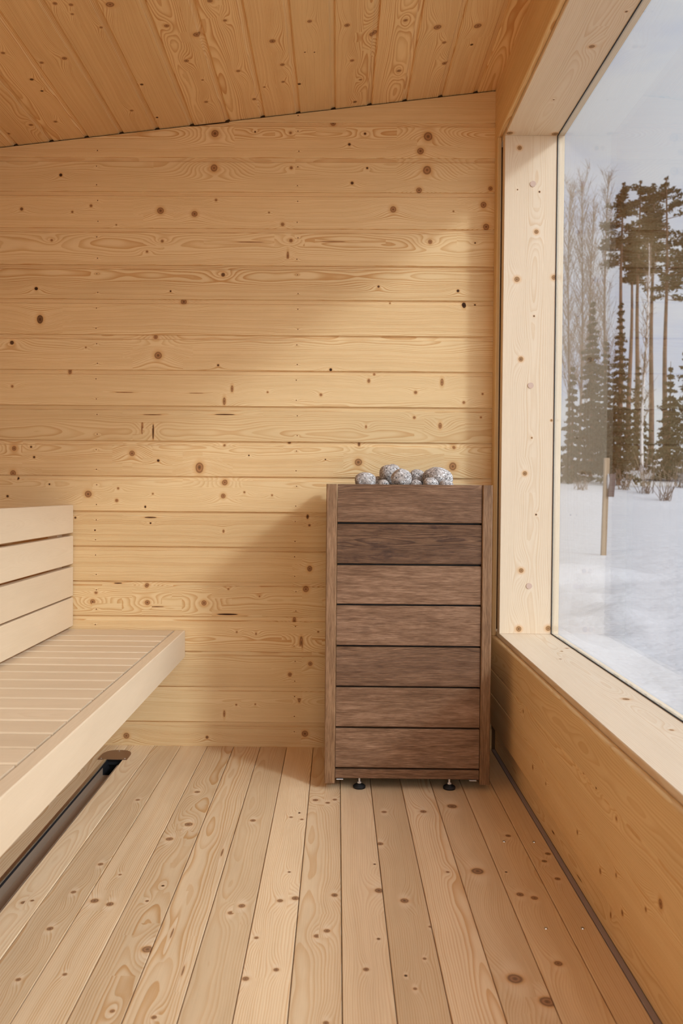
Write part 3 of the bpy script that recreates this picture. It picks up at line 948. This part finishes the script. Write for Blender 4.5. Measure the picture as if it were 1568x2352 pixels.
# ------------------------------------------------------------------ heater
def build_heater():
    Y0, Y1 = 2.385, 2.735
    X0, X1 = -0.0335, 0.4640
    zb, zt = 0.0195, 0.9215
    t = tag(empty('sauna_heater', ((X0 + X1) / 2, (Y0 + Y1) / 2, 0)), 'tall dark brown wood clad sauna heater heaped with stones in the corner', 'heater')
    xl, xr = 0.0000, 0.4325
    for xa, xb in ((X0, xl - .0015), (xr + .0015, X1)):
        bm = bmesh.new()
        add_plank(bm, (xa, Y0, zb), (0, 0, 1), (1, 0, 0), (0, -1, 0), zt - zb, xb - xa, Y1 - Y0, b=.0025, vc=.2, d0=.05)
        finish('side_panel', bm, M_STILE, t)
    seams = [0.924, 0.8042, 0.6802, 0.5585, 0.434, 0.3107, 0.187, 0.0632, 0.0302]
    looks = [(.42, .45), (.10, .98), (.80, .20), (.92, .60), (.34, .55), (.66, .25), (.78, .35), (.5, .4)]
    for (z1, z0), rr in zip(zip(seams, seams[1:]), looks):
        bm = bmesh.new()
        add_plank(bm, (xl, Y0 + .006, z0 + .0028), (1, 0, 0), (0, 0, 1), (0, -1, 0), xr - xl, z1 - z0 - .0054, .02, b=.0018, r=rr)
        finish('front_board', bm, M_STAIN, t)
    bm = bmesh.new()
    add_box(bm, (xl + .001, Y0 + .0265, zb + .012), (xr - .001, Y0 + .034, .90))
    add_box(bm, (xl + .001, Y1 - .012, zb + .012), (xr - .001, Y1 - .002, .91))
    add_box(bm, (xl + .001, Y0 + .034, zb + .012), (xr - .001, Y1 - .012, zb + .02))
    finish('inner_casing', bm, M_BLACK, t)
    bm = bmesh.new()
    add_box(bm, (xl + .001, Y0 + .034, .888), (xr - .001, Y1 - .012, .896))
    finish('stone_tray', bm, flat_mat('tray_steel', (.12, .115, .11), .5, .5, .8), t)
    for x in (0.0731, 0.346):
        for y in (2.405, 2.69):
            f = bmesh.new()
            pr = [(0.0185, .0005), (.0188, .006), (.0165, .0085), (.007, .011), (.0065, .0135)]
            rings = [[f.verts.new((x + r * math.cos(a), y + r * math.sin(a), z)) for a in [2 * math.pi * i / 24 for i in range(24)]] for r, z in pr]
            for A, B in zip(rings, rings[1:]):
                for i in range(24): f.faces.new((A[i], A[(i + 1) % 24], B[(i + 1) % 24], B[i]))
            f.faces.new(rings[0][::-1]); f.faces.new(rings[-1])
            ft = finish('foot', f, M_BLACK, t, True)
            f = bmesh.new()
            bmesh.ops.create_cone(f, cap_ends=True, segments=16, radius1=.003, radius2=.003, depth=.022, matrix=Matrix.Translation((x, y, .0235)))
            finish('threaded_rod', f, M_ALU, ft)
            f = bmesh.new()
            bmesh.ops.create_cone(f, cap_ends=True, segments=6, radius1=.0062, radius2=.0062, depth=.0045, matrix=Matrix.Translation((x, y, .0165)))
            finish('nut', f, M_ALU, ft)
    for xa, xb in ((0.0031, 0.0237), (0.4045, 0.4262)):
        bm = bmesh.new()
        add_box(bm, (xa, Y0 + .008, .0275), (xb, Y0 + .05, .0298), .0004)
        finish('bracket', bm, M_ALU, t)


build_heater()

# stones: x, y, width, top, height, turn, label
STONES = [
 (.0868, 2.50, .0658, .9603, .062, 20, 'grey speckled stone at the left end of the pile on the heater'),
 (.1690, 2.575, .070, .9890, .070, 70, 'speckled stone standing highest in the pile on the heater'),
 (.1975, 2.475, .0656, .9722, .062, 150, 'round speckled stone directly in front of the highest one'),
 (.2590, 2.600, .060, .9735, .060, 30, 'speckled stone at the back, between the round one and the widest one'),
 (.3199, 2.545, .0960, .9793, .070, 100, 'widest grey speckled stone, right of the middle of the pile'),
 (.2835, 2.440, .0474, .9444, .045, 10, 'small smooth grey stone in front of the widest one'),
 (.3337, 2.455, .0445, .9364, .038, 60, 'low speckled stone at the right end of the pile, by the front edge'),
 (.1320, 2.600, .046, .9500, .050, 40, 'small speckled stone half hidden between the leftmost and the highest one'),
 (.1419, 2.475, .0433, .9374, .040, 85, 'low speckled stone at the front between the leftmost and the round one'),
 (.2427, 2.465, .0395, .9381, .040, 15, 'small low stone wedged at the front, just right of the round one'),
]


def build_stones():
    for i, (x, y, w, top, h, ang, lab) in enumerate(STONES):
        bm = bmesh.new()
        bmesh.ops.create_icosphere(bm, subdivisions=4, radius=1.0)
        bot = min(top - h, max(.8965, top - h))
        hh = (top - bot) / 2
        rx, ry = w / 2, w / 2 * (0.92 if i % 2 else 1.12)
        A = math.radians(ang)
        for v in bm.verts:
            d = v.co.normalized()
            n = noise.noise(d * 1.1 + V3((i * 3.7, 1.3, i))) * 0.16 + noise.noise(d * 2.6 + V3((i, i * 2.1, 5))) * 0.05
            s = 1.0 + n
            # a little flattened, so that it reads as a worn pebble
            v.co = V3((d.x * rx * s, d.y * ry * s, d.z * hh * (1.0 + n * .8)))
        zs = [v.co.z for v in bm.verts]
        xs = [v.co.x for v in bm.verts]
        fx, fz = w / (max(xs) - min(xs)), (top - bot) / (max(zs) - min(zs))
        for v in bm.verts:
            v.co = V3((v.co.x * fx, v.co.y, (v.co.z - min(zs)) * fz))
        me = bpy.data.meshes.new('sauna_stone')
        bm.to_mesh(me); bm.free()
        me.materials.append(M_STONE)
        for p in me.polygons: p.use_smooth = True
        o = bpy.data.objects.new('sauna_stone', me)
        COL.objects.link(o)
        o.location = (x, y, bot)
        tag(o, lab, 'stone', 'stones on the sauna heater')


build_stones()


# ------------------------------------------------------------------ outdoors
PROF = [(-60, -.40), (0, -.40), (6, -.28), (12, -.03), (22, .10), (34, .28), (37, .62), (45, 1.72), (60, 3.0), (90, 5.0), (200, 9.0)]


def ground_z(x, y):
    d = y * 1.0 + (x - 0.33 * y) * 0.10
    for (a, za), (b, zb) in zip(PROF, PROF[1:]):
        if a <= d <= b:
            s = (d - a) / (b - a)
            z = za + (zb - za) * s
            break
    else:
        z = PROF[-1][1] if d > 0 else PROF[0][1]
    k = max(0.0, min(1.0, (11.5 - d) / 2.5)) if d > 0 else 1.0
    lump = max(0.0, noise.noise(V3((x * .9, y * .9, 1.7)))) * .55 + max(0.0, noise.noise(V3((x * 2.3, y * 2.3, 4.7)))) * .20
    near = max(0.0, min(1.0, (0.40 - x / max(y, .5)) / .06)) if d > 3.0 else 0.0
    z += lump * (.30 + .055 * d) * k * near
    z += noise.noise(V3((x * .12, y * .12, 9.1))) * .10 * min(1.0, max(0.0, (d - 14) / 10.0))
    return z


def build_ground():
    bm = bmesh.new()
    xs = [-40, -20, -8, -3] + [-1.6 + .3 * i for i in range(9)] + [1.1 + .16 * i for i in range(37)] + [7.0 + .5 * i for i in range(8)] + [11.2 + 1.2 * i for i in range(28)] + [46, 50, 60, 80, 120]
    ys = [-60, -30, -12, -6, -3, -1.5, 0, 1.2] + [2.4 + .17 * i for i in range(71)] + [14.6 + 1.0 * i for i in range(50)] + [66, 72, 80, 95, 120, 160]
    g = [[bm.verts.new((x, y, ground_z(x, y))) for x in xs] for y in ys]
    for j in range(len(ys) - 1):
        for i in range(len(xs) - 1):
            bm.faces.new((g[j][i], g[j][i + 1], g[j + 1][i + 1], g[j + 1][i]))
    tag(finish('snow_ground', bm, M_SNOW, None, True), kind='structure')


build_ground()


def tree_spot(px, dist):
    """where a tree seen at pixel column px stands, dist metres away, and the metres one pixel spans there"""
    P = at(px, 1085, 1, dist)
    return P.x, dist, ground_z(P.x, dist), dist / F_PX


def z_at(py, px, dist):
    return at(px, py, 1, dist).z


def needles(bm, c, r, n, rn, droop=0.0, flat=.6, size=.35):
    for _ in range(n):
        d = V3((rn.gauss(0, 1), rn.gauss(0, 1), rn.gauss(0, flat)))
        p = c + d.normalized() * (r * rn.random() ** .5)
        a = V3((rn.gauss(0, 1), rn.gauss(0, 1), rn.gauss(0, .5) - droop)).normalized() * size * rn.uniform(.6, 1.3)
        b = a.cross(V3((rn.gauss(0, 1), rn.gauss(0, 1), rn.gauss(0, 1)))).normalized() * size * rn.uniform(.14, .30)
        v = [bm.verts.new(p - a * .5), bm.verts.new(p + b), bm.verts.new(p + a * .6), bm.verts.new(p - b)]
        bm.faces.new(v)


def pine(px, dist, ytop, width, clear, label, seed):
    x, y, z, m = tree_spot(px, dist)
    rn = random.Random(seed)
    top = z_at(ytop, px, dist); zc = z_at(clear, px, dist)
    t = tag(empty('pine_tree', (x, y, z)), label, 'tree', 'trees beyond the snowy field')
    H = top - z
    lean = rn.uniform(-.2, .2)
    P = lambda s: V3((x + lean * s + .06 * math.sin(s * 9 + seed), y, z - .2 + (H + .2) * s))
    bm, bf = bmesh.new(), bmesh.new()
    k = dist / 50.0
    add_tube(bm, [P(i / 10) for i in range(11)], [k * (.17 * (1 - .85 * i / 10) + .012) for i in range(11)], 7)
    s0 = (zc - z) / H
    W = width * m / 2
    n = 42
    for i in range(n):
        s = s0 + (.98 - s0) * (i + rn.random()) / n
        rel = (s - s0) / (1 - s0)
        L = W * (0.55 + .6 * math.sin(math.pi * min(1, .15 + rel * .8))) * rn.uniform(.55, 1.2) * (1 - .55 * rel ** 2.5)
        a = rn.uniform(0, 2 * math.pi)
        p0 = P(s)
        d = V3((math.cos(a), math.sin(a), rn.uniform(-.18, .22)))
        p1 = p0 + d * L
        add_tube(bm, [p0, (p0 + p1) / 2 + V3((0, 0, -.05)), p1], [.035, .025, .01], 3, False)
        for q, sc in ((.45, .45), (.75, .6), (1.0, .5)):
            needles(bf, p0 + d * (L * q) + V3((0, 0, .06)), (.40 + .14 * L) * sc * k, 20, rn, 0, .38, .25 * k)
    for i in range(4):
        needles(bf, P(1 - .018 * i), .16 + .05 * i, 16, rn, 0, .8, .22 * k)
    finish('trunk', bm, M_PBARK, t)
    finish('needles', bf, M_PINE, t)


def spruce(px, dist, ytop, width, label, seed, dens=1.0):
    x, y, z, m = tree_spot(px, dist)
    rn = random.Random(seed)
    H = z_at(ytop, px, dist) - z
    W = width * m / 2
    t = tag(empty('spruce_tree', (x, y, z)), label, 'tree', 'trees beyond the snowy field')
    bm, bf = bmesh.new(), bmesh.new()
    add_tube(bm, [(x, y, z - .2), (x, y, z + H * .5), (x, y, z + H)], [.12, .06, .01], 7)
    lay = max(12, int(H / .40))
    for i in range(lay):
        s = .06 + .93 * i / lay
        R = W * (1 - s) ** 1.05 * rn.uniform(.7, 1.2) + .03
        k = 8
        for j in range(k):
            a = 2 * math.pi * (j + rn.random() * .8) / k
            p0 = V3((x, y, z + H * s + rn.uniform(-.1, .1)))
            d = V3((math.cos(a), math.sin(a), -.30))
            L = R * rn.uniform(.6, 1.2)
            add_tube(bm, [p0, p0 + d * L], [.02, .006], 3, False)
            for q in (.35, .65, .95):
                if L * q < .02 and q < .9: continue
                needles(bf, p0 + d * (L * q), .07 + .12 * L, int((4 + 5 * min(1, L / .7)) * dens), rn, .8, .45, .14 + .14 * min(1, L))
    finish('trunk', bm, M_PBARK, t)
    finish('needles', bf, M_SPRUCE, t)


def bare_tree(px, dist, ytop, width, label, seed, mat, name='birch_tree', thick=.11, twigs=1.0):
    x, y, z, m = tree_spot(px, dist)
    rn = random.Random(seed)
    H = z_at(ytop, px, dist) - z
    W = width * m / 2
    t = tag(empty(name, (x, y, z)), label, 'tree', 'trees beyond the snowy field')
    bm = bmesh.new()
    ph = rn.uniform(0, 6)
    P = lambda s: V3((x + .12 * math.sin(s * 5 + ph), y + .1 * math.sin(s * 4), z - .2 + (H + .2) * s))
    add_tube(bm, [P(i / 12) for i in range(13)], [thick * (1 - .9 * i / 12) + .006 for i in range(13)], 6)
    finish('trunk', bm, mat, t, True)
    bb = bmesh.new()
    n = int(92 * twigs)
    for i in range(n):
        s = .22 + .76 * (i + rn.random()) / n
        a = rn.uniform(0, 2 * math.pi)
        L = W * (1.25 - .85 * s) * rn.uniform(.6, 1.3)
        p0 = P(s)
        d = V3((math.cos(a) * .62, math.sin(a) * .62, 1.0 + .5 * s)).normalized()
        L *= 1.5
        p1 = p0 + d * L * .5 + V3((0, 0, .05)); p2 = p0 + d * L + V3((0, 0, .20 * L))
        add_tube(bb, [p0, p1, p2], [.026, .018, .008], 3, False)
        for k in range(10):
            q = rn.uniform(.25, 1.0)
            st = p0 + (p2 - p0) * q
            e = st + V3((rn.gauss(0, .35), rn.gauss(0, .35), rn.uniform(.3, 1.0))) * (.35 + .35 * L)
            add_tube(bb, [st, e], [.011, .005], 3, False)
    finish('twigs', bb, M_TWIG, t)


def bush(px, py, dist, h, label, seed):
    P = at(px, py, 1, dist)
    z = ground_z(P.x, dist)
    rn = random.Random(seed)
    bm = bmesh.new()
    for i in range(26):
        b = V3((P.x + rn.gauss(0, .14), dist + rn.gauss(0, .2), z - .03))
        e = b + V3((rn.gauss(0, .28), rn.gauss(0, .28), 1)) * h * rn.uniform(.5, 1.05)
        add_tube(bm, [b, (b + e) / 2 + V3((rn.gauss(0, .03), 0, 0)), e], [.016, .012, .005], 3, False)
    o = finish('bush', bm, M_TWIG, None, False, (P.x, dist, z))
    tag(o, label, 'bush', 'leafless bushes at the edge of the snow')


bare_tree(1302, 58, 425, 100, 'bare tree nearest the window post, tall and grey brown', 1, M_TWIG)
bare_tree(1330, 62, 412, 110, 'bare tall tree second from the window post', 2, M_TWIG)
bare_tree(1354, 54, 480, 100, 'shorter bare tree between the two tall bare ones', 3, M_TWIG)
bare_tree(1386, 66, 402, 100, 'bare tall tree just left of the first dark pine', 4, M_TWIG, thick=.16)
bare_tree(1478, 44, 560, 60, 'slender birch with a white trunk among the dark pines', 5, M_BIRCH, thick=.10, twigs=.4)
pine(1421, 56, 424, 78, 610, 'dark pine leftmost of the tall pines', 11)
pine(1459, 60, 418, 76, 640, 'dark pine second from the left with a round top', 12)
pine(1493, 66, 425, 74, 600, 'dark pine third from the left, just left of the broadest one', 13)
pine(1526, 56, 410, 120, 690, 'broadest dark pine with a reddish trunk', 14)
pine(1441, 71, 540, 40, 650, 'thin pine set back between the first two tall ones', 15)
pine(1575, 61, 545, 120, 660, 'pine at the right edge of the view, lower than the rest', 16)
spruce(1356, 46, 680, 112, 'bushy dark spruce in front of the bare trees', 21, 2.0)
spruce(1312, 43.5, 830, 80, 'low dark spruce beside the window post', 22, 2.0)
spruce(1420, 42, 680, 92, 'small pointed spruce below the leftmost pine', 23, 1.3)
spruce(1388, 49.5, 770, 80, 'low spruce between the bushy and the pointed spruce', 24, 2.0)
spruce(1536, 44, 830, 104, 'broad low spruce under the broadest pine', 25, 1.2)
spruce(1600, 47.5, 640, 190, 'big spruce cut off by the right edge of the photo', 26, 1.2)
spruce(1462, 53, 830, 84, 'low spruce between the pointed spruce and the broad one', 27, 1.2)
bush(1433, 1072, 40, 1.3, 'low bush at the foot of the pointed spruce', 31)
bush(1484, 1080, 38.5, 2.2, 'tall thin bush below the white birch', 32)
bush(1530, 1075, 36, 1.7, 'thin bush below the broadest pine', 33)
bush(1563, 1080, 41, 1.6, 'bush by the right edge of the view', 34)
bush(1335, 1090, 40, 0.7, 'tiny bush left of the wooden stake', 35)


def build_stake():
    Y = 12.0
    b0, b1 = at(1379.5, 1275, 1, Y), at(1390.5, 1275, 1, Y)
    x = (b0.x + b1.x) / 2
    zg = ground_z(x, Y)
    top = at(1393, 1052, 1, Y)
    t = tag(empty('wooden_stake', (x, Y, zg)), 'thin leaning wooden stake in the snow with a small dark plaque', 'stake')
    d = (top - V3((x, Y, zg))).normalized()
    bm = bmesh.new()
    L = (top - V3((x, Y, zg))).length
    add_plank(bm, V3((x - .035, Y - .03, zg)) - d * .12, d, (1, 0, 0), (0, -1, 0), L + .12, .072, .06)
    finish('post', bm, wood_mat('weathered_stake', (.27, .175, .095), (.17, .10, .055)), t)
    P = at(1402.5, 1115, 1, Y - .02)
    bm = bmesh.new()
    add_box(bm, (-.045, -.05, -.17), (.045, .05, .17), .004)
    bmesh.ops.transform(bm, matrix=Matrix.Rotation(math.radians(4), 4, 'Y'), verts=bm.verts)
    bmesh.ops.transform(bm, matrix=Matrix.Translation(P), verts=bm.verts)
    finish('plaque', bm, flat_mat('dark_plaque', (.085, .05, .042), .6), t)
    bm = bmesh.new()
    Q = at(1396, 1106, 1, Y - .03)
    bmesh.ops.create_icosphere(bm, subdivisions=3, radius=1, matrix=Matrix.Translation(Q) @ Matrix.Diagonal((.022, .04, .12, 1)))
    tag(finish('snow_lump', bm, M_SNOW, t, True), 'white snow clinging to the plaque')


build_stake()
